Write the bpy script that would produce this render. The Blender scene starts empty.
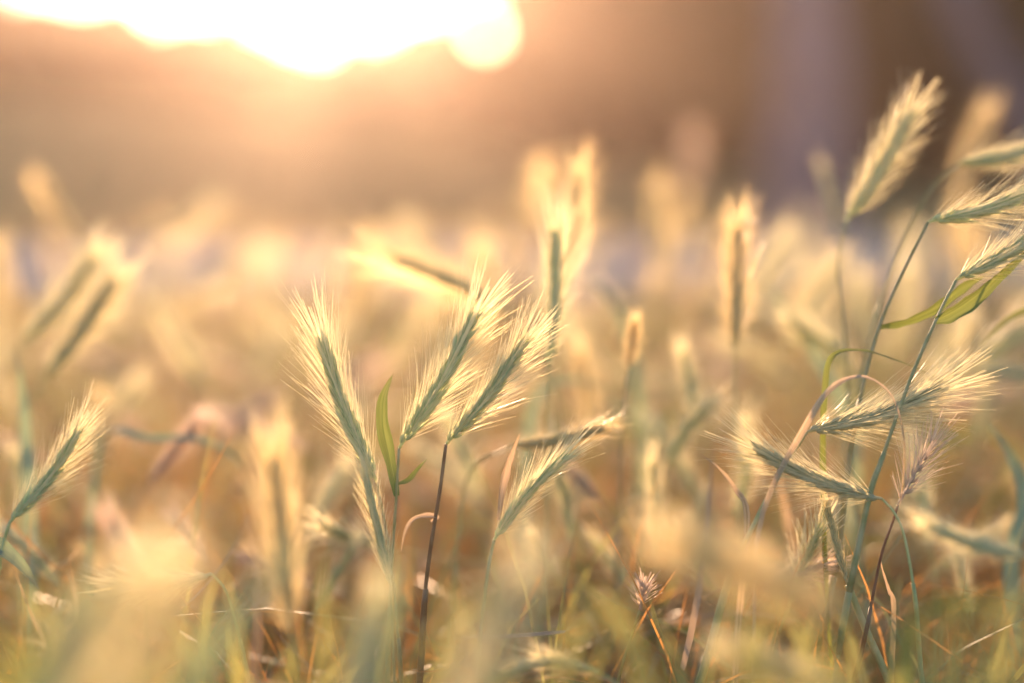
import bpy, math, random
import numpy as np
from mathutils import Vector, noise as mnoise

random.seed(11)
rng = np.random.default_rng(11)
R = math.radians
scene = bpy.context.scene
COL = scene.collection

# ------------------------------------------------------------------ camera
CAM_H, PITCH, FPX, FOCUS = 0.40, R(6.08), 1422.2, 0.75
cam_data = bpy.data.cameras.new('camera')
cam = bpy.data.objects.new('camera', cam_data)
COL.objects.link(cam)
cam.location = (0, 0, CAM_H)
cam.rotation_euler = (math.pi / 2 - PITCH, 0, 0)
cam_data.lens, cam_data.sensor_width = 50, 36
cam_data.clip_start, cam_data.clip_end = 0.02, 2000
cam_data.dof.use_dof = True
cam_data.dof.focus_distance = FOCUS
cam_data.dof.aperture_fstop = 1.3
cam_data.dof.aperture_blades = 0
scene.camera = cam

# ------------------------------------------------------------------ sky, sun, exposure
SUN_EL, SUN_AZ = R(8.2), R(-6.9)          # azimuth from +Y towards +X
w = bpy.data.worlds.new('World'); scene.world = w; w.use_nodes = True
nt = w.node_tree
sky = nt.nodes.new('ShaderNodeTexSky')
sky.sky_type = 'NISHITA'; sky.sun_disc = False
sky.sun_elevation = SUN_EL; sky.sun_rotation = SUN_AZ
sky.air_density = 1.0; sky.dust_density = 2.0; sky.ozone_density = 2.6
nt.links.new(sky.outputs[0], nt.nodes['Background'].inputs[0])
nt.nodes['Background'].inputs[1].default_value = 0.15
sd = bpy.data.lights.new('sun', 'SUN'); sun = bpy.data.objects.new('sun', sd); COL.objects.link(sun)
sd.energy = 5.0; sd.angle = R(0.5); sd.color = (1.0, 0.62, 0.375)
sdir = Vector((math.sin(SUN_AZ) * math.cos(SUN_EL), math.cos(SUN_AZ) * math.cos(SUN_EL), math.sin(SUN_EL)))
sun.rotation_euler = sdir.to_track_quat('Z', 'Y').to_euler()
sun.location = (-2, 10, 8)
vs = scene.view_settings
vs.view_transform = 'Standard'; vs.look = 'None'; vs.exposure = 1.68; vs.gamma = 1; vs.use_curve_mapping = False
scene.render.engine = 'CYCLES'
cy = scene.cycles
cy.use_denoising = True
cy.max_bounces = 8; cy.diffuse_bounces = 3; cy.transmission_bounces = 6; cy.transparent_max_bounces = 6
cy.volume_bounces = 1
cy.sample_clamp_indirect = 8
HAZE_DENSITY, HAZE_G = 0.0031, 0.77

# ------------------------------------------------------------------ helpers
FWD = np.array([0, math.cos(PITCH), -math.sin(PITCH)])
UPV = np.array([0, math.sin(PITCH), math.cos(PITCH)])
RGT = np.array([1.0, 0, 0])
CAM = np.array([0, 0, CAM_H])

def at(px, py, d):
    """a point of the place: where the ray of a photograph pixel stands at depth d"""
    return CAM + d * (FWD + RGT * (px - 512) / FPX + UPV * (341.5 - py) / FPX)

def unit(v):
    v = np.asarray(v, float); n = np.linalg.norm(v)
    return v / n if n > 1e-12 else v

def spline(pts, n):
    pts = [np.asarray(p, float) for p in pts]
    if len(pts) == 2:
        t = np.linspace(0, 1, n)[:, None]
        return pts[0] * (1 - t) + pts[1] * t
    P = [2 * pts[0] - pts[1]] + pts + [2 * pts[-1] - pts[-2]]
    out = []
    m = len(pts) - 1
    for k in np.linspace(0, m, n):
        i = min(int(k), m - 1); t = k - i
        a, b, c, d = P[i], P[i + 1], P[i + 2], P[i + 3]
        out.append(0.5 * (2 * b + (c - a) * t + (2 * a - 5 * b + 4 * c - d) * t * t + (3 * b - a - 3 * c + d) * t ** 3))
    return np.array(out)

class MB:
    def __init__(s): s.v = []; s.f = []; s.n = 0; s.g = []
    def add(s, V, F, G=None):
        s.g.append(np.zeros((len(V), 3)) if G is None else np.asarray(G, float))
        s.v.append(np.asarray(V, float).reshape(-1, 3))
        s.f.extend([[i + s.n for i in q] for q in F]); s.n += len(s.v[-1])
    def tube(s, pts, rad, sides=6):
        pts = np.asarray(pts); m = len(pts)
        rad = np.broadcast_to(np.asarray(rad, float), (m,))
        T = np.gradient(pts, axis=0); T /= np.linalg.norm(T, axis=1)[:, None] + 1e-12
        ref = np.array([0.31, 0.2, 0.93]) if abs(T[0] @ np.array([0.31, 0.2, 0.93])) < 0.9 else np.array([1.0, 0, 0])
        V = []
        u = unit(np.cross(T[0], ref))
        for i in range(m):
            u = unit(u - T[i] * (u @ T[i])); b = np.cross(T[i], u)
            for k in range(sides):
                a = 2 * math.pi * k / sides
                V.append(pts[i] + rad[i] * (math.cos(a) * u + math.sin(a) * b))
        F = [[i * sides + k, i * sides + (k + 1) % sides, (i + 1) * sides + (k + 1) % sides, (i + 1) * sides + k] for i in range(m - 1) for k in range(sides)]
        F += [list(range(sides))[::-1], [(m - 1) * sides + k for k in range(sides)]]
        s.add(V, F)
    def awn(s, p, d, L, bend, r0, r1, rings=4):
        t = np.linspace(0, 1, rings)
        d = unit(d)
        pts = p + d * (L * t)[:, None] + np.asarray(bend) * (L * t ** 2)[:, None]
        s.channel(pts, r0 + (r1 - r0) * t, bend)
    def channel(s, pts, rad, outv, arc=2.0, k=3, husk=False):
        """an open trough of k edges (a bristle, or the hull of a spikelet), hollow on its inner side"""
        pts = np.asarray(pts); m = len(pts)
        tan = unit(pts[-1] - pts[0]); o = np.asarray(outv, float) + np.array([1e-6, 2e-6, 3e-6])
        o = unit(o - tan * (o @ tan)); b = np.cross(tan, o)
        a = np.linspace(-arc / 2, arc / 2, k)
        ring = np.cos(a)[:, None] * o + np.sin(a)[:, None] * b
        V = (pts[:, None, :] + np.asarray(rad)[:, None, None] * ring[None]).reshape(-1, 3)
        F = [[i * k + j, i * k + j + 1, (i + 1) * k + j + 1, (i + 1) * k + j] for i in range(m - 1) for j in range(k - 1)]
        rid = rng.random() * 60
        s.add(V, F, [(a[j] * .5, i / (m - 1), rid) for i in range(m) for j in range(k)] if husk else None)
    def blade(s, pts, width, facing, fold=0.25, twist=0.0, n=14, tip=1.0):
        P = spline(pts, n); T = np.gradient(P, axis=0)
        V = []; F = []; G = []; rid = rng.random() * 50; ph = rng.random() * 6
        for i in range(n):
            t = i / (n - 1); tan = unit(T[i])
            nn = unit(facing - tan * (facing @ tan)); side = np.cross(tan, nn)
            a = twist * t + 0.25 * math.sin(ph + t * 5)
            side, nn = side * math.cos(a) + nn * math.sin(a), nn * math.cos(a) - side * math.sin(a)
            wdt = width * (0.4 + 0.6 * min(1, t * 2.5)) * (max(0.0, 1 - t ** 2.4) ** 0.9) * (1 + .07 * math.sin(ph * 3 + i * 1.3)) + 0.0002
            rp = 0.05 * wdt * math.sin(i * 1.9 + ph)
            for u in (-1, -.55, 0, .55, 1):
                V.append(P[i] + side * wdt / 2 * u + nn * (wdt * fold * abs(u) ** 1.3 + rp * u)); G.append((u, t, rid))
        for i in range(n - 1):
            for j in range(4):
                q = i * 5 + j; F.append([q, q + 1, q + 6, q + 5])
        s.add(V, F, G)
    def build(s, name, mat, parent=None, origin=(0, 0, 0), smooth=True):
        V = np.concatenate(s.v) - np.asarray(origin, float)
        me = bpy.data.meshes.new(name); me.from_pydata(V.tolist(), [], s.f)
        if smooth: me.polygons.foreach_set('use_smooth', [True] * len(me.polygons))
        G = np.concatenate(s.g)
        if np.any(G):
            at_ = me.attributes.new('grain', 'FLOAT_VECTOR', 'POINT'); at_.data.foreach_set('vector', G.astype(np.float32).ravel())
        me.materials.append(mat); me.update()
        o = bpy.data.objects.new(name, me); COL.objects.link(o)
        if parent is not None: o.parent = parent
        else: o.location = origin
        return o

def tag(o, label=None, cat=None, group=None, kind=None):
    if label: o['label'] = label
    if cat: o['category'] = cat
    if group: o['group'] = group
    if kind: o['kind'] = kind
    return o

def empty(name, loc):
    o = bpy.data.objects.new(name, None); o.empty_display_size = 0.03
    COL.objects.link(o); o.location = loc
    return o

def copy_tree(o, parent=None):
    c = o.copy(); COL.objects.link(c)
    if parent is not None: c.parent = parent
    for ch in list(o.children): copy_tree(ch, c)
    return c

# ------------------------------------------------------------------ materials
def mat_plant(name, c1, c2, trans, tmix=0.45, rough=0.5, spec=0.35, scale=120.0, hue_var=0.03, thru=0.0, grain=False, tipc=None):
    """blotchy two-tone plant tissue, partly translucent"""
    m = bpy.data.materials.new(name); m.use_nodes = True
    t = m.node_tree; t.nodes.clear()
    N = t.nodes.new; L = t.links.new
    tc = N('ShaderNodeTexCoord'); no = N('ShaderNodeTexNoise'); no.inputs['Scale'].default_value = scale; no.inputs['Detail'].default_value = 3
    if grain:
        ga = N('ShaderNodeAttribute'); ga.attribute_name = 'grain'
        vm = N('ShaderNodeVectorMath'); vm.operation = 'MULTIPLY'; vm.inputs[1].default_value = (5.0, 1.3, 1.0)
        L(ga.outputs['Vector'], vm.inputs[0]); L(vm.outputs[0], no.inputs['Vector']); no.inputs['Scale'].default_value = 1.0
    else: L(tc.outputs['Object'], no.inputs['Vector'])
    rp = N('ShaderNodeValToRGB'); rp.color_ramp.elements[0].position = 0.35; rp.color_ramp.elements[1].position = 0.65
    rp.color_ramp.elements[0].color = (*c1, 1); rp.color_ramp.elements[1].color = (*c2, 1)
    L(no.outputs[0], rp.inputs[0])
    oi = N('ShaderNodeObjectInfo')
    hs = N('ShaderNodeHueSaturation')
    mp = N('ShaderNodeMapRange'); mp.inputs[3].default_value = 0.5 - hue_var; mp.inputs[4].default_value = 0.5 + hue_var
    mv = N('ShaderNodeMapRange'); mv.inputs[3].default_value = 0.8; mv.inputs[4].default_value = 1.2
    L(oi.outputs['Random'], mp.inputs[0]); L(oi.outputs['Random'], mv.inputs[0])
    L(mp.outputs[0], hs.inputs['Hue']); L(mv.outputs[0], hs.inputs['Value']); L(rp.outputs[0], hs.inputs['Color'])
    bs = N('ShaderNodeBsdfPrincipled'); bs.inputs['Roughness'].default_value = rough; bs.inputs['Specular IOR Level'].default_value = spec
    tr = N('ShaderNodeBsdfTranslucent'); tr.inputs[0].default_value = (*trans, 1)
    if grain:
        sx = N('ShaderNodeSeparateXYZ'); L(ga.outputs['Vector'], sx.inputs[0])
        ad = N('ShaderNodeMath'); ad.operation = 'MULTIPLY_ADD'; ad.inputs[1].default_value = 0.45; L(no.outputs[0], ad.inputs[0]); L(sx.outputs[1], ad.inputs[2])
        tm = N('ShaderNodeMapRange'); tm.inputs[1].default_value = 0.95; tm.inputs[2].default_value = 1.2; L(ad.outputs[0], tm.inputs[0])
        tx = N('ShaderNodeMixRGB'); L(tm.outputs[0], tx.inputs[0]); L(hs.outputs[0], tx.inputs[1]); tx.inputs[2].default_value = (*(tipc or c2), 1)
        L(tx.outputs[0], bs.inputs['Base Color'])
        # the veins also vary how much light comes through
        tv = N('ShaderNodeMixRGB'); tv.blend_type = 'MULTIPLY'; tv.inputs[0].default_value = 0.75; tv.inputs[1].default_value = (*trans, 1)
        br = N('ShaderNodeMapRange'); br.inputs[1].default_value = 0.3; br.inputs[2].default_value = 0.65; br.inputs[3].default_value = 0.45; br.inputs[4].default_value = 1.15
        L(no.outputs[0], br.inputs[0]); L(br.outputs[0], tv.inputs[2]); L(tv.outputs[0], tr.inputs[0])
    else: L(hs.outputs[0], bs.inputs['Base Color'])
    mx = N('ShaderNodeMixShader'); mx.inputs[0].default_value = tmix
    L(bs.outputs[0], mx.inputs[1]); L(tr.outputs[0], mx.inputs[2])
    out = N('ShaderNodeOutputMaterial')
    if thru:
        rf = N('ShaderNodeBsdfRefraction'); rf.inputs['IOR'].default_value = 1.08; rf.inputs['Roughness'].default_value = 0.62
        rf.inputs[0].default_value = (*trans, 1)
        m2 = N('ShaderNodeMixShader'); m2.inputs[0].default_value = thru
        L(mx.outputs[0], m2.inputs[1]); L(rf.outputs[0], m2.inputs[2]); L(m2.outputs[0], out.inputs[0])
    else: L(mx.outputs[0], out.inputs[0])
    return m

M = {}
M['green_head'] = mat_plant('green_spikelets', (0.42, 0.50, 0.26), (0.80, 0.82, 0.54), (0.80, 0.82, 0.42), 0.48, 0.5, 0.2, grain=True, tipc=(0.80, 0.76, 0.52))
M['pale_head'] = mat_plant('pale_spikelets', (0.46, 0.48, 0.25), (0.80, 0.77, 0.50), (0.66, 0.62, 0.36), 0.42, 0.5, 0.2, grain=True, tipc=(0.80, 0.72, 0.48))
M['gold_head'] = mat_plant('golden_spikelets', (0.50, 0.46, 0.26), (0.66, 0.60, 0.38), (0.75, 0.62, 0.32), 0.42, 0.5, 0.2, grain=True, tipc=(0.80, 0.72, 0.48))
M['dry_head'] = mat_plant('dry_spikelets', (0.44, 0.33, 0.26), (0.66, 0.54, 0.45), (0.66, 0.48, 0.34), 0.4, 0.5, 0.2, grain=True, tipc=(0.74, 0.62, 0.50))
M['green_awn'] = mat_plant('pale_green_awns', (0.66, 0.67, 0.50), (0.78, 0.77, 0.60), (0.95, 0.85, 0.52), 0.58, 0.35, 0.5, scale=90, thru=0.14)
M['gold_awn'] = mat_plant('golden_awns', (0.72, 0.66, 0.46), (0.82, 0.75, 0.54), (0.97, 0.79, 0.42), 0.6, 0.35, 0.5, scale=90, thru=0.14)
M['dry_awn'] = mat_plant('dry_awns', (0.58, 0.47, 0.38), (0.72, 0.60, 0.50), (0.86, 0.68, 0.52), 0.52, 0.35, 0.5, scale=90, thru=0.15)
M['stem'] = mat_plant('green_stem', (0.38, 0.37, 0.15), (0.58, 0.51, 0.26), (0.5, 0.42, 0.10), 0.15, 0.45, 0.3, scale=110)
M['brown_stem'] = mat_plant('brown_stem', (0.30, 0.17, 0.06), (0.46, 0.30, 0.13), (0.4, 0.2, 0.05), 0.1, 0.4, scale=90)
DRYTIP = (0.48, 0.36, 0.20)
M['leaf'] = mat_plant('green_leaf', (0.12, 0.18, 0.06), (0.24, 0.29, 0.12), (0.20, 0.22, 0.04), 0.42, 0.5, 0.25, grain=True, tipc=DRYTIP)
M['teal_leaf'] = mat_plant('bluish_leaf', (0.22, 0.30, 0.22), (0.36, 0.42, 0.32), (0.30, 0.36, 0.15), 0.35, 0.55, 0.25, grain=True, tipc=DRYTIP)
M['dry_leaf'] = mat_plant('dry_leaf', (0.34, 0.24, 0.15), (0.56, 0.45, 0.35), (0.55, 0.38, 0.21), 0.42, 0.6, 0.15, grain=True, tipc=(.36, .25, .15))
M['straw'] = mat_plant('straw', (0.30, 0.13, 0.045), (0.62, 0.38, 0.17), (0.72, 0.33, 0.08), 0.45, 0.6, 0.12, grain=True)  # dry straw colour, pushed to orange-amber so the shade between stalks looks warm
M['undergrowth'] = mat_plant('undergrowth_blades', (0.15, 0.19, 0.07), (0.38, 0.38, 0.19), (0.45, 0.42, 0.12), 0.45, 0.45, 0.3, grain=True, tipc=DRYTIP)
M['meadow'] = mat_plant('meadow_straw', (0.20, 0.15, 0.07), (0.46, 0.38, 0.21), (0.52, 0.36, 0.14), 0.38, 0.5, 0.3, grain=True)
M['crown'] = mat_plant('dark_foliage', (0.042, 0.020, 0.009), (0.080, 0.038, 0.016), (0.13, 0.06, 0.012), 0.3, 0.5, 0.3, scale=0.9)
M['red_crown'] = mat_plant('russet_foliage', (0.10, 0.030, 0.014), (0.16, 0.058, 0.024), (0.28, 0.09, 0.02), 0.3, 0.5, 0.3, scale=0.9)

def mat_ground(name, c1, c2, c3, scale, bump=0.6):
    m = bpy.data.materials.new(name); m.use_nodes = True
    t = m.node_tree; N = t.nodes.new; L = t.links.new
    bs = t.nodes['Principled BSDF']; bs.inputs['Roughness'].default_value = 0.9; bs.inputs['Specular IOR Level'].default_value = 0.2
    tc = N('ShaderNodeTexCoord')
    a = N('ShaderNodeTexNoise'); a.inputs['Scale'].default_value = scale; a.inputs['Detail'].default_value = 8; a.inputs['Roughness'].default_value = 0.65
    b = N('ShaderNodeTexVoronoi'); b.inputs['Scale'].default_value = scale * 9
    L(tc.outputs['Object'], a.inputs['Vector']); L(tc.outputs['Object'], b.inputs['Vector'])
    rp = N('ShaderNodeValToRGB'); e = rp.color_ramp.elements
    e[0].position = 0.3; e[0].color = (*c1, 1); e[1].position = 0.7; e[1].color = (*c3, 1)
    k = e.new(0.5); k.color = (*c2, 1)
    L(a.outputs[0], rp.inputs[0]); L(rp.outputs[0], bs.inputs['Base Color'])
    ad = N('ShaderNodeMath'); ad.operation = 'ADD'; L(a.outputs[0], ad.inputs[0]); L(b.outputs['Distance'], ad.inputs[1])
    bp = N('ShaderNodeBump'); bp.inputs['Strength'].default_value = bump; bp.inputs['Distance'].default_value = 0.02
    L(ad.outputs[0], bp.inputs['Height']); L(bp.outputs[0], bs.inputs['Normal'])
    return m
M['soil'] = mat_ground('soil', (0.14, 0.055, 0.02), (0.24, 0.11, 0.04), (0.33, 0.18, 0.08), 6)  # brown soil, reddened so the shadows low in the field look warm
M['gravel'] = mat_ground('gravel', (0.36, 0.34, 0.35), (0.46, 0.44, 0.46), (0.56, 0.54, 0.56), 4)
M['bank'] = mat_ground('dry_bank', (0.40, 0.25, 0.08), (0.50, 0.33, 0.12), (0.58, 0.40, 0.17), 0.8)
M['pale_bark'] = mat_ground('pale_bark', (0.17, 0.105, 0.105), (0.24, 0.155, 0.16), (0.30, 0.20, 0.21), 2.5)
M['dark_bark'] = mat_ground('dark_bark', (0.05, 0.035, 0.025), (0.09, 0.06, 0.045), (0.13, 0.10, 0.08), 4)

# ------------------------------------------------------------------ the setting
def grid_sheet(name, x0, x1, y0, y1, nx, ny, zf, mat):
    xs = np.linspace(x0, x1, nx); ys = np.linspace(y0, y1, ny)
    V = [(x, y, zf(x, y)) for y in ys for x in xs]
    F = [[j * nx + i, j * nx + i + 1, (j + 1) * nx + i + 1, (j + 1) * nx + i] for j in range(ny - 1) for i in range(nx - 1)]
    mb = MB(); mb.add(V, F)
    return tag(mb.build(name, mat), kind='structure')
grid_sheet('ground', -150, 150, -150, 150, 3, 3, lambda x, y: 0.0, M['soil'])
def near_z(x, y): return 0.012 + 0.010 * mnoise.noise(Vector((x * 3, y * 3, 0))) + 0.006 * mnoise.noise(Vector((x * 14, y * 14, 3)))
grid_sheet('field_soil', -3.5, 3.5, -0.6, 4.9, 90, 70, near_z, M['soil'])
def path_pt(x, y): return 0.010 + 0.004 * mnoise.noise(Vector((x, y, 0)))
mbp = MB(); V = []; F = []
xs = np.linspace(-22, 16, 60)
for i, x in enumerate(xs):
    y0 = 5.6 + 0.10 * x + 0.15 * math.sin(x * 0.9); y1 = 9.4 + 0.12 * x + 0.2 * math.sin(x * 0.7 + 1)
    for k in range(6):
        y = y0 + (y1 - y0) * k / 5; V.append((x, y, path_pt(x, y)))
for i in range(59):
    for k in range(5): F.append([i * 6 + k, (i + 1) * 6 + k, (i + 1) * 6 + k + 1, i * 6 + k + 1])
mbp.add(V, F); tag(mbp.build('path', M['gravel']), kind='structure')

def bank_z(x, y):
    t = max(0.0, min(1.0, (y - 11.0) / 15.0)); s = t * t * (3 - 2 * t)
    edge = max(0.0, min(1.0, (34 - abs(x)) / 10.0))
    hgt = 1.35 + 0.55 * max(0, min(1, (-x - 1) / 7.0))
    z = s * hgt * edge + 0.10 * s * mnoise.noise(Vector((x * 0.35, y * 0.35, 7)))
    if y > 32: z *= max(0.0, (44 - y) / 12.0)
    return z - 0.02 + 0.03 * t
grid_sheet('hill', -36, 36, 10.6, 44, 70, 50, bank_z, M['bank'])

# foliage: many leaf clumps spread through an uneven volume
GAP_DIR = unit(at(486, 34, 1.0) - CAM)
def crown_mb(centers, n, leaf, squash=1.0):
    mb = MB(); V = []; F = []
    for i in range(n):
        c, r = centers[rng.integers(len(centers))]
        d = unit(rng.normal(size=3)); rr = r * (0.35 + 0.75 * rng.random() ** 0.5)
        p = np.array(c) + d * rr * np.array([1, 1, squash])
        q_ = p - CAM
        if np.linalg.norm(q_ - GAP_DIR * (q_ @ GAP_DIR)) < 0.20: continue      # a gap in the foliage where sky shows
        a = unit(rng.normal(size=3)); b = unit(np.cross(a, rng.normal(size=3)))
        s = leaf * (0.5 + rng.random())
        k = len(V)
        V += [p - a * s, p + b * s * 0.45 - a * s * 0.2, p + a * s, p - b * s * 0.45 - a * s * 0.1]
        F.append([k, k + 1, k + 2, k + 3])
    mb.add(V, F)
    return mb

def make_shrub(name, label, cat, x, y, h, wdt, mat, group=None, n=2600, leaf=0.13, lobes=12):
    z0 = bank_z(x, y) if y > 11 else 0.0
    root = empty(name, (x, y, z0)); tag(root, label, cat, group)
    o = np.array([x, y, z0]); cs = []
    for i in range(lobes):
        a = rng.random() * 6.28; q = rng.random() ** 0.6 * wdt * 0.5
        zz = h * (0.22 + 0.6 * rng.random() * (1 - 0.5 * q / (wdt * 0.5)))
        cs.append(((x + q * math.cos(a), y + 0.7 * q * math.sin(a), z0 + zz), h * 0.2 * (0.7 + 0.7 * rng.random())))
    cs.append(((x, y, z0 + h * 0.3), h * 0.3))
    crown_mb(cs, n, leaf).build('crown', mat, root, o)
    tm = MB()
    for i in range(4):
        e = np.array(cs[i][0])
        mid = (o + e) / 2 + rng.normal(size=3) * 0.08 * h
        tm.tube(spline([o + [0.06 * i - .1, 0, -0.05], mid, e], 9), np.linspace(0.035, 0.01, 9) * (h / 2 + .4), 7)
    tm.build('trunk', M['dark_bark'], root, o)
    return root

def make_tree(label, x, y, h, pts, r0, bark, crown_at, mat, n=5200, leaf=0.13):
    root = empty('tree', (x, y, 0)); tag(root, label, 'tree')
    o = np.array([x, y, 0.0])
    tm = MB(); P = spline([o + p for p in pts], 22)
    t = np.linspace(0, 1, 22)
    tm.tube(P, r0 * (1 - 0.55 * t) * (1 + 0.5 * np.exp(-t * 16)) * (1 + 0.05 * np.sin(t * 40)), 18)
    tm.build('trunk', bark, root, o)
    cs = []
    for (cx, cy_, cz, cr) in crown_at:
        c = o + [cx, cy_, cz]
        lm = MB(); s0 = P[int(12 + rng.random() * 9)]
        lm.tube(spline([s0, (s0 + c) / 2 + [0, 0, 0.2], c], 9), np.linspace(r0 * 0.35, r0 * 0.07, 9), 8)
        lm.build('limb', bark, root, o)
        for q in range(5):
            cs.append((tuple(c + rng.normal(size=3) * cr * 0.55), cr * (0.4 + 0.3 * rng.random())))
    crown_mb(cs, n, leaf).build('crown', mat, root, o)
    return root

# ridge of shrubs on the left bank: their tops give the uneven skyline under the sun
def ridge(px, ytop, d, wdt, label, mat, name='shrub', cat='shrub', n=8000):
    x = (px - 512) / FPX * d
    ztop = CAM_H + d * (190 - ytop) / FPX
    y = d
    make_shrub(name, label, cat, x, y, max(0.5, ztop - bank_z(x, y)), wdt, mat, None, n)
ridge(-60, -95, 24.0, 3.4, 'russet bush at the outer left end of the ridge, tallest of its row', M['red_crown'])
ridge(40, -35, 24.5, 2.6, 'russet bush on the ridge just left of the first gap of sky', M['red_crown'])
ridge(130, -22, 24.0, 2.5, 'rounded brown bush on the ridge under the left rim of the glare', M['crown'])
ridge(215, -10, 25.0, 2.6, 'low russet bush on the ridge between two rounded brown bushes', M['red_crown'])
ridge(300, 10, 24.5, 2.5, 'low brown bush on the ridge straight below the bright glare', M['crown'])
ridge(385, 10, 25.5, 2.4, 'lowest bush of the ridge, golden in the glare beside the tall trees', M['red_crown'])
ridge(432, 0, 25.5, 2.2, 'bush on the ridge filling the dip before the tall trees', M['red_crown'])
ridge(478, -30, 25.0, 2.2, 'bush on the ridge where the glare meets the tall trees', M['crown'])
def far_wood():
    cs = []
    for x in list(np.arange(-34, -12, 1.5)) + list(np.arange(12.5, 34, 1.5)):
        y = 25 + 2 * rng.random(); z = bank_z(x, y)
        cs.append(((x, y, z + .8), 1.1 + .4 * rng.random())); cs.append(((x + .5, y, z + 1.9 + .8 * rng.random()), .7 + .4 * rng.random()))
    tag(crown_mb(cs, 14000, .17).build('far_wood', M['red_crown']), 'russet wood along the ridge on either side', 'wood', kind='stuff')
far_wood()
# dark shrubs standing behind the trunks on the right
def backshrub(px, ytop, d, wdt, label, mat, n=4200):
    x = (px - 512) / FPX * d; ztop = CAM_H + d * (190 - ytop) / FPX
    make_shrub('shrub', label, 'shrub', x, d, ztop - bank_z(x, d), wdt, mat, None, int(n * 1.7), 0.14, 16)
backshrub(555, -95, 19.0, 2.6, 'reddish brown tall shrub at the right edge of the glare', M['red_crown'])
backshrub(625, -150, 20.5, 2.4, 'rust-brown shrub between the glare edge and the tall dark rust shrub', M['red_crown'])
backshrub(680, -170, 18.0, 2.8, 'tall dark rust shrub just left of the pale trunk', M['red_crown'])
backshrub(790, -170, 17.0, 3.0, 'tall dark shrub hidden behind the pale trunk', M['crown'])
backshrub(910, -170, 16.0, 3.0, 'tall dark shrub between pale trunk and leaning grey trunk', M['crown'])
backshrub(1040, -170, 16.5, 3.2, 'tall dark shrub behind the leaning grey trunk at right', M['crown'])
backshrub(1180, -170, 17.0, 3.2, 'tall dark shrub beyond the right end of the trunks', M['crown'])
make_tree('thick pale lilac-grey tree trunk standing behind the field', (800 - 512) / FPX * 10.5, 10.4, 6,
          [(0, 0, -.1), (0.02, 0, 1.2), (-0.04, 0.05, 2.6), (0.1, 0.1, 4.4)], 0.34, M['pale_bark'],
          [(-0.5, .3, 4.3, .8), (.8, .4, 4.6, .9), (.2, -.5, 5.0, .9), (1.6, .6, 4.0, .8)], M['crown'])
make_tree('leaning grey tree trunk in the dark upper right corner', (1090 - 512) / FPX * 11.5, 11.4, 6,
          [(0, 0, -.1), (-0.55, 0.05, 0.9), (-1.15, 0.1, 1.9), (-1.8, 0.2, 3.6)], 0.19, M['pale_bark'],
          [(-1.9, .3, 4.2, .8), (-1.1, .5, 4.4, .8), (-2.6, -.1, 4.3, .7)], M['crown'], 4200)

# air: an even, faint warm haze, added for the glare round the sun
def haze_box():
    mb = MB(); a, t, b = 160, 6.4, -1.0
    V = [(-a, -a, b), (a, -a, b), (a, a, b), (-a, a, b), (-a, -a, t), (a, -a, t), (a, a, t), (-a, a, t)]
    mb.add(V, [[3, 2, 1, 0], [4, 5, 6, 7], [0, 1, 5, 4], [1, 2, 6, 5], [2, 3, 7, 6], [3, 0, 4, 7]])
    m = bpy.data.materials.new('haze'); m.use_nodes = True; t_ = m.node_tree; t_.nodes.clear()
    pv = t_.nodes.new('ShaderNodeVolumePrincipled'); out = t_.nodes.new('ShaderNodeOutputMaterial')
    pv.inputs['Color'].default_value = (1.0, 0.80, 0.66, 1); pv.inputs['Density'].default_value = HAZE_DENSITY
    pv.inputs['Anisotropy'].default_value = HAZE_G
    t_.links.new(pv.outputs[0], out.inputs['Volume'])
    tag(mb.build('haze', m, smooth=False), 'warm haze over the field, added for the glow round the sun', 'haze', kind='stuff')
haze_box()

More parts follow.
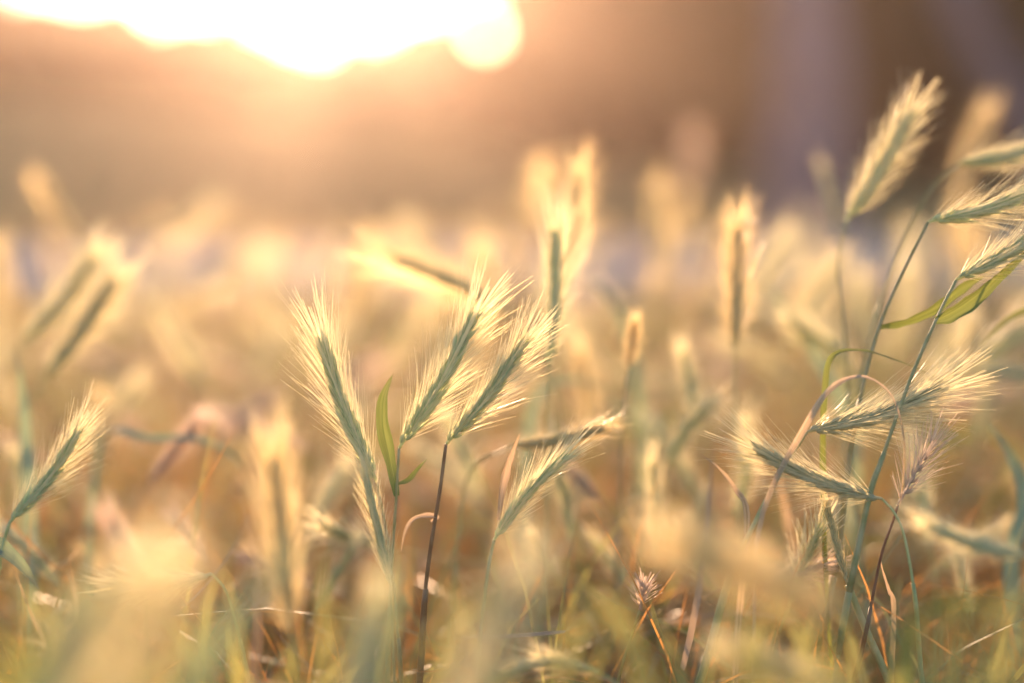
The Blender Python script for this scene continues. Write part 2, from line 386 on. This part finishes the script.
# ------------------------------------------------------------------ barley
def head_geo(base, tip, side, bend, dens=1.0, awnL=0.041, spread=1.25, awn_r=0.00027, nodes=24, body=1.3, sparse=1.0, seed=0):
    """a wild-barley spike: overlapping spikelets in two ranks round a rachis, each with long bristles"""
    r = np.random.default_rng(seed)
    base = np.asarray(base); tip = np.asarray(tip)
    L = np.linalg.norm(tip - base); ax0 = unit(tip - base)
    side = unit(side - ax0 * (side @ ax0)); nrm = np.cross(ax0, side)
    mid = (base + tip) / 2 + side * bend * L
    A = spline([base, mid, tip], nodes + 2); T = np.gradient(A, axis=0)
    hb, ab = MB(), MB()
    k = L / 0.078
    hb.tube(A, np.linspace(0.0009, 0.0005, nodes + 2), 5)
    for i in range(nodes):
        t = i / (nodes - 1); p = A[i + 1]; tan = unit(T[i + 1])
        s = 1 if i % 2 else -1
        if r.random() > sparse: continue
        grow = (1.0 - 0.30 * abs(t - 0.4)) * min(1.0, 0.5 + 3.5 * t) * (1.0 if t < 0.8 else 1.0 - 1.9 * (t - 0.8))
        for j in (-1, 0, 1):
            az = j * 0.95 + r.normal() * 0.12
            out = side * s * math.cos(az) + nrm * math.sin(az)
            tilt = (0.26 if j == 0 else 0.22) * (1 - 0.40 * t) * (0.5 + 0.5 * spread) + r.normal() * 0.07
            d = unit(tan * math.cos(tilt) + out * math.sin(tilt))
            bl = (0.0125 if j == 0 else 0.0105) * k * (0.35 + 0.65 * grow)
            bw = (0.00125 if j == 0 else 0.0009) * k * body
            q = p + out * 0.0010 * k
            rr = np.array([0.35, 1.05, 0.95, 0.42, 0.12]) * bw * (0.4 + 0.6 * grow)
            hb.channel(q + d * (bl * np.array([0, .25, .5, .8, 1.0]))[:, None], rr, out, 4.2, 6, True)
            tilt2 = ((0.40 if j == 0 else 0.36) * (1 - 0.40 * t) * spread + r.normal() * 0.055)
            d2 = unit(tan * math.cos(tilt2) + out * math.sin(tilt2) + r.normal(size=3) * 0.03)
            ab.awn(q + d * bl * 0.9, d2, awnL * k * (0.45 + 0.55 * grow) * (0.75 + 0.4 * r.random()) * (0.45 if r.random() < .06 else 1), out * r.normal(0.03, 0.05), awn_r, awn_r * 0.45)
            for g in range(3):
                if r.random() > 0.95 * dens: continue
                az2 = az + (g - 1) * 0.7
                o2 = side * s * math.cos(az2) + nrm * math.sin(az2)
                tl = (0.42 * (1 - 0.35 * t)) * spread + r.normal() * 0.09
                d3 = unit(tan * math.cos(tl) + o2 * math.sin(tl))
                ab.awn(q + d3 * 0.001, d3, awnL * k * (0.55 + 0.4 * r.random()) * (0.45 + 0.55 * grow), o2 * r.normal(0.02, 0.06), awn_r * 0.85, awn_r * 0.4)
    return hb, ab

def barley(label, base, tip, d, d2=None, kind='green', stem=None, lean=(0, 0), leaves=(), bend=0.0, awnL=0.041, spread=1.25,
           roll=0.0, nodes=28, sparse=1.0, stem_mat=None, stem_r=0.0008, dens=1.0, body=1.3, group=None, awn_r=0.00027, zf=0.55):
    """base, tip: where the spike starts and ends; stem: points further down the stalk; leaves: dicts"""
    B = at(*base, d); Tp = at(*tip, d2 or d)
    ax = unit(Tp - B)
    view = unit(B - CAM)
    side = unit(np.cross(view, ax))
    side = side * math.cos(roll) + np.cross(ax, side) * math.sin(roll)
    low = B
    pts = [B]
    if stem:
        for q in stem:
            pts.append(at(q[0], q[1], q[2] if len(q) > 2 else d))
        low = pts[-1]
        prev = pts[-2]
        dirn = unit(low - prev)
        slope = dirn / max(0.35, -dirn[2]) if dirn[2] < 0 else np.array([0, 0, -1.0])
        root = low + slope * low[2] * zf; root = np.array([root[0] + lean[0], root[1] + lean[1], 0.008])
    else:
        pts.append(B - ax * 0.03 - np.array([0, 0, 0.012]))
        low = pts[-1]
        root = np.array([low[0] - ax[0] * 0.04 + lean[0], low[1] + lean[1], 0.008])
    mid = low * 0.45 + root * 0.55 + np.array([random.uniform(-.006, .006), random.uniform(-.006, .006), 0])
    pts += [low * .75 + root * .25, mid, root * .75 + low * .25, root]
    seed = int(abs(base[0] * 7 + base[1] * 13 + d * 100)) % 99991
    r = empty('wild_barley', root); tag(r, label, 'barley plant', group)
    sb = MB(); S = spline(pts[::-1], 34)
    sb.tube(S, np.linspace(stem_r * 1.35, stem_r * 0.8, 34), 7)
    # nodes: the swollen joints of a grass stalk
    sb.tube(spline([mid - unit(mid - root) * .003, mid, mid + unit(mid - root) * .003], 5), [stem_r, stem_r * 1.7, stem_r * 1.9, stem_r * 1.6, stem_r], 7)
    Sd = S[::-1] ; i0 = int(34 * random.uniform(.30, .42))
    sh = Sd[i0:i0 + 9]
    sb.tube(sh + np.array([stem_r * .15, 0, 0]), stem_r * np.array([1.25, 1.5, 1.55, 1.6, 1.6, 1.62, 1.65, 1.7, 1.75]), 8)
    sb.tube(Sd[i0 + 8:i0 + 11], stem_r * np.array([1.9, 2.0, 1.5]), 8)
    sb.build('stem', M[stem_mat or ('brown_stem' if kind == 'dry' else 'stem')], r, root)
    hb, ab = head_geo(B, Tp, side, bend, dens, awnL, spread, awn_r, nodes, body, sparse, seed)
    h = hb.build('seed_head', M[{'green': 'green_head', 'pale': 'pale_head', 'gold': 'gold_head', 'dry': 'dry_head'}[kind]], r, root)
    ab.build('awns', M[{'green': 'green_awn', 'pale': 'green_awn', 'gold': 'gold_awn', 'dry': 'dry_awn'}[kind]], h, root)
    for lf in leaves: leaf_on(r, root, d, **lf)
    # one basal blade low on every stalk
    lb = MB(); a = random.random() * 6.28; q = S[6]
    Ln = 0.05 + 0.05 * random.random(); dd = np.array([math.cos(a), math.sin(a), 0])
    lb.blade([q, q + dd * Ln * .3 + [0, 0, Ln * .5], q + dd * Ln * .75 + [0, 0, Ln * .55], q + dd * Ln * 1.1 + [0, 0, Ln * .2]], 0.0035, np.array([dd[1], -dd[0], .6]), n=10)
    lb.build('leaf', M['leaf' if random.random() < .5 else 'dry_leaf'], r, root)
    return r

def leaf_on(parent, root, d, pts, width=0.005, mat='leaf', face=(0.2, -0.8, 0.5), fold=0.22, twist=0.0, label=None):
    mb = MB()
    P = [at(p[0], p[1], p[2] if len(p) > 2 else d) for p in pts]
    mb.blade(P, width, np.array(face, float), fold, twist, 18)
    o = mb.build('leaf', M[mat], parent, root)
    if label: o['label'] = label
    return o

def lone_blade(label, pts, d, width, mat, face=(0.2, -0.8, 0.5), fold=0.2, twist=0.0, name='grass_blade', cat='grass blade', group=None):
    P = [at(p[0], p[1], p[2] if len(p) > 2 else d) for p in pts]
    low = P[0]; root = np.array([low[0] + random.uniform(-.02, .02), low[1] + random.uniform(-.01, .01), 0.008])
    mb = MB(); mb.blade([root, root * .68 + low * .32 + [.003, 0, 0], root * .3 + low * .7] + P, width, np.array(face, float), fold, twist, 40)
    o = mb.build(name, M[mat], None, root)
    tag(o, label, cat, group)
    return o

# ---- sharp heads in the middle left
barley('sharp pale green spike of the middle trio, the one leaning left', (377, 482), (322, 340), .75, kind='green', bend=-.03, stem=[(388, 540), (396, 610)], spread=1.05, roll=.15)
barley('sharp green spike in the middle of the trio, leaning right, beside the upright flag leaf', (399, 448), (474, 316), .755, kind='green', bend=.03, stem=[(396, 500), (392, 560), (388, 640)], stem_r=.0009,
       leaves=[dict(pts=[(396, 496), (389, 462), (382, 428), (383, 398), (393, 374)], width=.0085, mat='leaf', face=(.3, -.9, .1), fold=.3, label='broad upright flag leaf, yellow-green'),
               dict(pts=[(398, 484), (408, 480), (417, 470), (427, 459)], width=.003, mat='leaf')])
barley('sharp green spike on a bare brown stalk, rightmost of the middle trio', (446, 444), (524, 342), .745, kind='green', bend=.03, stem=[(440, 490), (431, 545), (424, 605)], stem_mat='brown_stem', stem_r=.0011,
       leaves=[dict(pts=[(431, 522), (438, 517), (426, 516), (413, 520), (405, 532), (401, 552)], width=.0035, mat='dry_leaf', face=(.1, -.7, .7), label='small curled dry leaf')])
barley('golden green spike still half in its sheath, below the middle trio', (391, 585), (366, 478), .735, kind='pale', stem=[(393, 640), (395, 690)], spread=.75, awnL=.034, roll=.6)
# ---- left edge
barley('sharp green spike leaning right at the left edge, above a bluish leaf', (10, 522), (78, 432), .77, kind='green', bend=.04, stem=[(2, 550), (-6, 610)], stem_r=.0011,
       leaves=[dict(pts=[(-2, 570), (-6, 545), (16, 560), (40, 590)], width=.010, mat='teal_leaf', label='blurred bluish leaf')])
barley('blurred green spike behind left edge, upper of two slanting side by side', (22, 345), (92, 262), 1.0, kind='green', bend=.03, spread=1.5, awn_r=.0006, body=1.6)
barley('blurred green spike behind left edge, lower of two slanting side by side', (44, 378), (112, 284), .96, kind='green', bend=.02, spread=1.5, awn_r=.0006, body=1.6)
lone_blade('bluish upright leaf blade at the left edge above the sharp spike', [(30, 520), (26, 430), (22, 385), (14, 345)], .9, .011, 'teal_leaf', face=(.2, -1, .1))
barley('blurred golden spike leaning left against the hill, far left', (86, 252), (42, 186), 1.3, kind='gold', awnL=.024, spread=1.0, bend=-.02, body=1.8, awn_r=.0007)
barley('very blurred spike drooping right, alone above the pale path', (140, 238), (205, 208), 1.7, kind='pale', bend=.12)
barley('very blurred spike lying right just above the pale path', (165, 296), (250, 258), 1.7, kind='pale', bend=.06)
barley('pale tip of a blurred spike cut by the left edge of the photo', (-15, 330), (-2, 255), 1.2, kind='gold')
lone_blade('bent bluish leaf arching over the brown hollow left of centre', [(90, 560, .95), (105, 440, .93), (150, 440), (198, 440), (232, 455), (248, 474)], .9, .009, 'teal_leaf', face=(0, -.5, .9))
# ---- dry foreground tangle, left
barley('brown dry drooping spike in the left foreground tangle', (158, 602), (112, 522), .63, kind='dry', spread=1.3, sparse=.8, awnL=.036)
barley('green spike lying left with gold-lit base, low in the left tangle', (212, 574), (118, 586), .73, kind='green', bend=-.05, spread=1.2, stem=[(226, 592), (240, 640)])
barley('dark green spike at the bottom edge, left, its bristles fanned', (165, 706), (70, 650), .70, kind='green', spread=1.3, stem=[(190, 740)])
# ---- foreground blur
barley('large golden out of focus spike in front, left of the middle trio', (292, 640), (274, 460), .625, kind='gold', spread=1.15, awnL=.036, stem=[(298, 720)], body=.8, awn_r=.00045, dens=1.1)
barley('huge pale green blurred spike in the lower left corner', (10, 790), (118, 590), .42, kind='pale', spread=.8, body=.8, awn_r=.0004)
barley('huge pale green blurred spike lying along the lower left corner, right of its twin', (70, 790), (165, 600), .43, kind='green', spread=.8, body=.8, awn_r=.0004)
barley('huge yellow blurred spike at the bottom edge below the brown stalk', (430, 780), (512, 590), .43, kind='pale', spread=.9, body=1.0)
barley('huge glowing golden blurred spike pointing left in the lower right', (850, 610), (692, 548), .50, kind='gold', spread=1.3, stem=[(890, 640), (930, 720)], body=.7, awn_r=.0006)
barley('blurred tan spike along the bottom edge right of centre', (850, 690), (735, 650), .56, kind='pale', spread=1.1, stem=[(880, 730)])
barley('blurred tan spike in front, leaning right between yellow blur and centre', (345, 740), (372, 610), .50, kind='pale', spread=.7)
lone_blade('wide blurred bluish blade in front, crossing below the golden spike', [(190, 700), (235, 620), (285, 560), (312, 520)], .47, .012, 'teal_leaf')
lone_blade('wide blurred bluish blade at the bottom edge below the trio', [(350, 760), (372, 660), (392, 585), (400, 540)], .46, .010, 'teal_leaf')
lone_blade('blurred yellow-green blade arching to the right edge, lower right', [(905, 680, .6), (912, 622, .57), (945, 605, .54), (1000, 606, .52), (1080, 622, .5), (1180, 660, .5)], .5, .008, 'leaf', face=(.1, -.9, .35))
lone_blade('wide blurred green blade in the lower left corner, leaning right', [(-10, 760), (50, 650), (110, 585), (170, 550)], .43, .011, 'leaf')
lone_blade('wide blurred green blade in the lower left corner, upright', [(30, 780), (52, 680), (66, 600), (74, 560)], .43, .010, 'teal_leaf')
lone_blade('blurred golden green blade at the bottom edge, between trio and star-shaped head', [(520, 800), (500, 690), (480, 610), (455, 570)], .46, .009, 'leaf')
# ---- centre right of the trio
barley('green and brown spike with a white papery sheath, below the centre', (494, 540), (566, 456), .745, kind='green', bend=-.05, spread=1.0, awnL=.036, stem=[(488, 570), (480, 640)], roll=.3, stem_r=.0011,
       leaves=[dict(pts=[(497, 520), (501, 490), (506, 468), (512, 450), (520, 432)], width=.005, mat='dry_leaf', face=(.6, -.7, .2), fold=.4, label='white papery sheath leaf')])
barley('blurred spike lying right with brightly gilded tip, below the tall centre spike', (512, 446), (604, 428), .83, d2=.80, kind='gold', bend=.03, spread=1.1, awnL=.026, body=1.3)
barley('bare-stalked dark spike at the bottom edge, its bristles combed left', (600, 672), (500, 676), .69, kind='green', bend=.12, spread=.9, stem=[(622, 690), (650, 740)])
barley('tiny dry star-shaped seed head on a pink stalk, bottom centre', (640, 610), (644, 585), .76, kind='dry', nodes=7, spread=2.2, awnL=.075, awn_r=.0007, stem=[(630, 640), (616, 690)], stem_r=.0009)
lone_blade('blurred bluish blade bending over just right of the tall straight spike', [(525, 520), (532, 420), (548, 388), (585, 382), (622, 402)], .98, .011, 'teal_leaf', face=(0, -.6, .8))
lone_blade('blurred bluish blade slanting up between the tall pair and the broad golden spike', [(640, 420), (628, 340), (606, 296), (580, 276)], 1.05, .012, 'teal_leaf')
lone_blade('blurred bluish blade slanting down right of the broad golden spike', [(850, 430), (812, 350), (782, 306), (762, 280)], 1.0, .011, 'teal_leaf')
barley('half sharp golden tuft of bristles standing low right of the trio, short', (628, 372), (634, 326), .86, kind='gold', spread=1.3, awnL=.04)
barley('half sharp pale spike low behind the star-shaped head, leaning left', (600, 500), (560, 462), .88, kind='dry', spread=1.3)
barley('half sharp green spike behind the left side of the right cluster', (700, 430), (684, 356), .93, kind='green', spread=1.2)
barley('half sharp dry spike leaning right in the brown hollow left of centre', (150, 482), (196, 424), .92, kind='dry', spread=1.3)
barley('pale dry tuft low in the brown hollow left of centre', (206, 560), (176, 520), .86, kind='dry', spread=1.5)
# ---- behind the trio
barley('blurred dark-cored spike lying left behind the middle spike of the trio', (512, 314), (396, 258), .93, kind='gold', bend=.03, awnL=.042, spread=1.3, stem=[(540, 345), (560, 420)])
barley('tall upright green spike behind the trio, nearly straight', (549, 366), (555, 232), .85, kind='green', bend=.02, awnL=.040, spread=1.15)
barley('bright blurred upright spike whose tip rises just behind the tall straight one', (562, 296), (576, 178), 1.0, kind='gold', bend=.02, awnL=.034, spread=1.1, awn_r=.0003)
barley('blurred bright upright spike standing alone right of the tall straight pair', (660, 276), (656, 188), 1.32, kind='gold', awnL=.03)
barley('glowing broad upright golden spike, alone in the middle right', (735, 352), (737, 232), .88, kind='gold', awnL=.036, spread=1.5, awn_r=.0004, dens=1.1, stem=[(734, 390), (738, 460)])
barley('tall faint blurred spike at the foot of the rust shrub', (688, 205), (692, 140), 2.2, kind='dry')
barley('faint blurred spike behind and left of the bright upright pair', (520, 240), (535, 175), 1.5, kind='gold')
# ---- upper right
barley('tallest golden spike, leaning right against the dark trees', (846, 222), (908, 116), .85, kind='green', bend=.02, awnL=.034, spread=1.5, awn_r=.0005, stem=[(838, 270), (846, 350)])
barley('small pale blurred spike just left of the tallest golden spike', (842, 236), (822, 168), 1.15, kind='pale', awnL=.02, spread=.7)
barley('blurred golden spike behind the uppermost green one at the right edge', (950, 196), (984, 118), 1.2, kind='gold')
barley('uppermost green spike entering at the right edge, gold fringed', (958, 164), (1068, 126), .85, kind='green', bend=.08, stem=[(930, 190), (895, 260), (870, 340)])
barley('green spike at the right edge with bristles standing up, middle of three', (928, 222), (1056, 176), .775, kind='green', bend=.06, stem=[(905, 268), (880, 325), (862, 390), (850, 450)], stem_r=.001,
       leaves=[dict(pts=[(880, 326), (905, 320), (935, 306), (965, 285), (985, 276)], width=.010, mat='leaf', face=(-.1, -.75, -.6), label='olive leaf bent upward')])
barley('lowest green spike of three at the right edge, above a curved leaf', (956, 280), (1064, 214), .74, kind='green', bend=.03, stem=[(935, 322), (910, 380), (882, 458), (868, 500)], stem_r=.001,
       leaves=[dict(pts=[(935, 320), (950, 314), (976, 296), (1005, 270), (1040, 240)], width=.0105, mat='leaf', face=(-.3, -.7, -.5), label='curved green leaf lit from behind')])
lone_blade('drooping green leaf at the right edge under the three spikes', [(1060, 520, .9), (1060, 340, .85), (1040, 312), (1010, 318), (978, 348)], .82, .008, 'leaf', face=(.2, -.6, .7))
barley('blurred green spike lying left at the right edge, mid height', (1050, 378), (950, 368), .98, kind='green')
# ---- right cluster, sharp
barley('sharp pale spike of the right cluster, lying right under the arched blade', (806, 432), (940, 388), .755, kind='pale', bend=.05, spread=1.3, awnL=.046, stem=[(782, 470), (756, 520), (730, 575)], stem_r=.0014)
barley('sharp pale spike of the right cluster, pointing left', (882, 499), (756, 449), .74, kind='pale', bend=-.05, spread=1.3, awnL=.042, stem=[(895, 514), (905, 540), (915, 600)])
barley('sparse dry pinkish spike with wild bristles in the right cluster', (898, 505), (934, 438), .745, kind='dry', nodes=11, spread=1.8, awnL=.05, sparse=.9, stem=[(892, 524), (880, 560)], awn_r=.00045)
barley('pale soft spike reaching left from the right edge below the cluster', (1030, 556), (930, 526), .66, kind='pale', bend=-.04, spread=1.1, awnL=.036)
barley('small yellow spike half out of its sheath, low in the right cluster', (848, 585), (826, 505), .755, kind='gold', spread=.5, nodes=18, awnL=.02, stem=[(866, 630), (892, 690)], stem_r=.0022)
lone_blade('arched grey-green blade over the right cluster', [(822, 480), (824, 395), (832, 357), (862, 351), (900, 362), (938, 378)], .77, .0042, 'leaf', face=(.3, -.6, .7))
lone_blade('thin bent blade hooping over the right cluster down to its right', [(760, 520), (806, 425), (832, 388), (862, 377), (888, 392), (900, 420), (904, 455), (900, 510)], .73, .0034, 'dry_leaf', face=(.3, -.6, .7))
lone_blade('small dry curled blade left of the right cluster', [(746, 520), (735, 490), (718, 468), (700, 454)], .76, .0045, 'dry_leaf', face=(.5, -.8, .2))
lone_blade('thin papery white leaf hanging under the right cluster', [(893, 610), (888, 590), (882, 570), (879, 552)], .75, .0035, 'dry_leaf', face=(.5, -.8, .2))
lone_blade('wide pale green blade at the right edge, slanting down', [(1010, 560), (1024, 500), (1010, 455), (985, 420)], .86, .013, 'teal_leaf', face=(.1, -1, .1))

# ---- the rest of the near field: copies of a few barley plants
protos = []
def proto(kind, tiltx, h, seed, label):
    s_d = 5.0 + len(protos) * 0.001
    r = np.random.default_rng(seed)
    root = np.array([0.0, 0.0, 0.0])
    B = np.array([tiltx * 0.25, 0.0, h]); ax = unit(np.array([tiltx, 0.15 * r.normal(), 1.0 - abs(tiltx) * .5])); Tp = B + ax * 0.076
    e = empty('wild_barley', (0, 0, 0)); tag(e, label, 'barley plant', 'unsharp barley plants filling the field behind')
    sb = MB(); sb.tube(spline([root, np.array([0, 0, h * .5]), B - ax * .03, B], 18), np.linspace(.0012, .0007, 18), 5)
    sb.build('stem', M['stem' if kind != 'dry' else 'brown_stem'], e)
    hb, ab = head_geo(B, Tp, np.array([1.0, 0, 0]), .05 * r.normal(), .6,   .034, 1.15, .0006, 20, 1.1, 1.0, seed)
    hh = hb.build('seed_head', M[kind + '_head'], e)
    ab.build('awns', M[('green' if kind in ('green', 'pale') else kind) + '_awn'], hh)
    for q in range(2):
        lb = MB(); a = r.random() * 6.28; dd = np.array([math.cos(a), math.sin(a), 0]); z = h * (.25 + .3 * q); Ln = .09
        p0 = np.array([0, 0, z])
        lb.blade([p0, p0 + dd * Ln * .3 + [0, 0, Ln * .6], p0 + dd * Ln * .7 + [0, 0, Ln * .75], p0 + dd * Ln * 1.15 + [0, 0, Ln * .3]], .006, np.array([dd[1], -dd[0], .5]), n=10)
        lb.build('leaf', M[['leaf', 'teal_leaf', 'dry_leaf'][(seed + q) % 3]], e)
    protos.append(e)
GL = 'unsharp bristly barley plant in the crowd behind the sharp spikes'
for i, (k, tx, h) in enumerate([('gold', .25, .24), ('green', -.5, .21), ('green', .8, .23), ('gold', -.2, .26), ('dry', 1.2, .20), ('pale', -1.1, .21), ('green', .05, .22), ('green', .5, .25)]):
    proto(k, tx, h, 40 + i, GL)
used = set(); n_bg = 0
NBG = 152
while n_bg < NBG:
    u = rng.random()
    d = 0.92 + 1.7 * u ** 1.3
    px = rng.uniform(-160, 1184)
    x = (px - 512) / FPX * d
    i = int(rng.integers(len(protos)))
    if d < 1.12 and (60 < px < 600 or px > 700): continue
    if d > 1.4 and -20 < px < 260 and rng.random() < .45: continue
    o = protos[i] if i not in used else copy_tree(protos[i])
    used.add(i)
    o.location = (x, d, 0.005)
    o.rotation_euler = (rng.normal() * .08, rng.normal() * .08, rng.normal() * .7 + (math.pi if rng.random() < .4 else 0))
    s = rng.uniform(.72, 1.12) * (1.0 if px < 560 else 1.08); o.scale = (s, s, s)
    n_bg += 1

LOW = 'half hidden bristly barley plant low in the tangled straw'
k = 0
while k < 44:
    d = rng.uniform(.70, 1.25); px = rng.uniform(-60, 1084)
    x = (px - 512) / FPX * d
    if d < .95 and 300 < px < 470: continue
    o = copy_tree(protos[[4, 2, 4, 0, 7, 5][k % 6]])
    o['label'] = LOW; o['group'] = 'barley plants low in the tangle'
    o.location = (x, d, 0.005); s = rng.uniform(.45, .85) if d > 1.1 else rng.uniform(.32, .5)
    o.scale = (s * 1.25, s * 1.25, s); o.rotation_euler = (rng.normal() * .22, rng.normal() * .35, rng.random() * 6.28)
    k += 1

MIDL = 'half sharp barley plant crowding close behind the sharp ones'
k = 0
while k < 42:
    d = rng.uniform(.80, 1.12); px = rng.uniform(-40, 1064)
    if rng.random() < .45: px = rng.uniform(540, 1000)
    if d < .92 and (300 < px < 560): continue
    x = (px - 512) / FPX * d
    o = copy_tree(protos[[1, 5, 2, 7, 0, 6, 1, 4][k % 8]])
    o['label'] = MIDL; o['group'] = 'barley plants close behind the sharp ones'
    s = rng.uniform(.62, .86) * (1.0 if px > 560 else .88)
    o.location = (x, d, 0.005); o.scale = (s, s, s)
    o.rotation_euler = (rng.normal() * .15, rng.normal() * .18, rng.normal() * .8 + (math.pi if rng.random() < .5 else 0))
    k += 1

# ------------------------------------------------------------------ undergrowth nobody could count
def blades_mass(name, label, n, dfun, hfun, wfun, mat, lie=0.0, lean_s=0.5, seed=1, zmax=.12):
    r = np.random.default_rng(seed); V = []; F = []; G = []
    ts = np.linspace(0, 1, 7)[:, None]
    for i in range(n):
        d = dfun(r); x = r.uniform(-1, 1) * (0.42 * d + (0.25 if d < 1.6 else 0.75))
        L = hfun(r); wd = wfun(r); a = r.random() * 6.28
        dr = np.array([math.cos(a), math.sin(a), 0.0]); sd_ = np.array([-dr[1], dr[0], 0.0]); up = np.array([0, 0, 1.0])
        if r.random() < lie:
            z0 = 0.015 + zmax * r.random()
            sl = r.normal() * .35; curl = r.normal() * .25; sag = r.normal() * .3
            P = np.array([x, d, z0]) + L * (dr * ts + sd_ * curl * ts ** 2 + up * (sl * ts + sag * ts ** 2))
            sd_ = unit(sd_ + up * r.normal() * 1.2)
        else:
            ln = abs(r.normal()) * lean_s; curl = r.normal() * .3
            droop = 0.35 + 0.5 * r.random() ** 2
            P = np.array([x, d, 0]) + L * (dr * ln * ts ** 1.8 + sd_ * curl * ts ** 2.2 + up * (ts - droop * min(1.4, ln) * ts ** 3))
        P[:, 2] = np.maximum(P[:, 2], 0.006)
        k = len(V)
        rid = r.random() * 60
        for q, ww, tt in zip(P, (.7, .95, 1, .95, .8, .5, .06), ts[:, 0]):
            G += [(-1, tt, rid), (1, tt, rid)]; V += [q - sd_ * wd * ww / 2, q + sd_ * wd * ww / 2]
        F += [[k + 2 * j, k + 2 * j + 1, k + 2 * j + 3, k + 2 * j + 2] for j in range(6)]
    mb = MB(); mb.add(V, F, G)
    tag(mb.build(name, mat), label, 'grass', kind='stuff')
near = lambda r: 0.50 + 1.1 * r.random() ** 1.2
farf = lambda r: 1.3 + 3.9 * r.random()
blades_mass('dry_straw', 'tangled dry straw between the stalks, tinted orange to warm the shade', 6500, near, lambda r: r.uniform(.04, .15), lambda r: r.uniform(.0005, .0020), M['straw'], lie=.7, lean_s=.9, seed=3, zmax=.13)
blades_mass('amber_straw', 'thin straw standing between the stalks, tinted amber to warm the shade', 3200, lambda r: .68 + .9 * r.random(), lambda r: r.uniform(.10, .25), lambda r: r.uniform(.0006, .0017), M['straw'], lie=.15, lean_s=.6, seed=13)
blades_mass('dry_leaves', 'pale withered leaves tangled low among the stalks', 900, near, lambda r: r.uniform(.04, .13), lambda r: r.uniform(.002, .005), M['dry_leaf'], lie=.8, lean_s=1.2, seed=4, zmax=.16)
blades_mass('green_grass', 'green grass blades growing among the barley stalks', 1350, lambda r: .72 + 1.0 * r.random(), lambda r: r.uniform(.12, .29), lambda r: r.uniform(.0015, .004), M['undergrowth'], lean_s=.8, seed=5)
blades_mass('meadow_grass', 'golden meadow grass running back to the path', 8200, farf, lambda r: r.uniform(.06, .20), lambda r: r.uniform(.002, .005), M['meadow'], lie=.1, seed=6)
blades_mass('meadow_greenery', 'greener grass mixed into the meadow behind', 2700, farf, lambda r: r.uniform(.08, .22), lambda r: r.uniform(.003, .006), M['undergrowth'], seed=7)
front = lambda r: 0.43 + 0.20 * r.random()
def front_mass():
    # soft grass just in front of the sharp plants
    r = np.random.default_rng(21); mb = MB()
    for i in range(170):
        d = front(r); x = ([60, 265, 490, 720, 940][r.integers(5)] + r.normal() * 55 - 512) / FPX * d
        top = (0.40 - d * r.uniform(.27, .36)); a = r.random() * 6.28; L = r.uniform(.02, .07)
        dd = np.array([math.cos(a), math.sin(a) * .5, 0])
        mb.blade([np.array([x, d, 0.0]), np.array([x, d, top * .5]) + dd * L * .15, np.array([x, d, top * .88]) + dd * L * .5, np.array([x, d, top]) + dd * L],
                 r.uniform(.002, .005), np.array([dd[1], -1, .3]), n=9)
    tag(mb.build('front_grass', M['undergrowth']), 'soft blurred green and golden grass right in front', 'grass', kind='stuff')
front_mass()
def far_barley():
    r = np.random.default_rng(31); src = []
    for e in protos:
        hd = [c for c in e.children if c.name.startswith('seed_head')][0]; aw = hd.children[0]
        for o_ in (aw,):
            vv = np.empty(len(o_.data.vertices) * 3, np.float32); o_.data.vertices.foreach_get('co', vv)
            V_ = vv.reshape(-1, 4, 3, 3)                                  # bristles of 4 rings of 3 points
            src.append(V_)
    mb = MB()
    for i in range(170):
        d = 2.5 + 2.9 * r.random() ** 1.1; x = r.uniform(-1, 1) * (.40 * d + .3)
        V_ = src[r.integers(len(src))]; V_ = V_[r.permutation(len(V_))[:70]][:, [0, 3]][:, :, [0, 2]].astype(float).reshape(-1, 4, 3)
        c = V_[:, :2].mean(1, keepdims=True)
        a = r.random() * 6.28; s_ = r.uniform(.75, 1.1); R_ = np.array([[math.cos(a), -math.sin(a), 0], [math.sin(a), math.cos(a), 0], [0, 0, 1]])
        P = (V_.reshape(-1, 3) @ R_.T) * s_ + np.array([x, d, 0.0])
        n = len(P) // 4
        mb.add(P, [[4 * q, 4 * q + 1, 4 * q + 3, 4 * q + 2] for q in range(n)])
    tag(mb.build('meadow_barley', M['gold_awn']), 'far off golden barley heads merging into the meadow', 'barley', kind='stuff')
far_barley()
# dry grass clothing the bank
def bank_grass():
    r = np.random.default_rng(8); V = []; F = []
    for i in range(9000):
        y = r.uniform(11, 25); x = r.uniform(-1, 1) * (0.45 * y)
        z = bank_z(x, y); L = r.uniform(.15, .45); a = r.random() * 6.28; wd = r.uniform(.02, .05)
        dr = np.array([math.cos(a), math.sin(a), 0]); sd_ = np.array([-dr[1], dr[0], 0]); p = np.array([x, y, z - .02]); k = len(V)
        V += [p - sd_ * wd, p + sd_ * wd, p + dr * L * .4 + [0, 0, L]]; F.append([k, k + 1, k + 2])
    mb = MB(); mb.add(V, F); tag(mb.build('bank_grass', M['meadow']), 'dry golden grass covering the bank under the trees', 'grass', kind='stuff')
bank_grass()
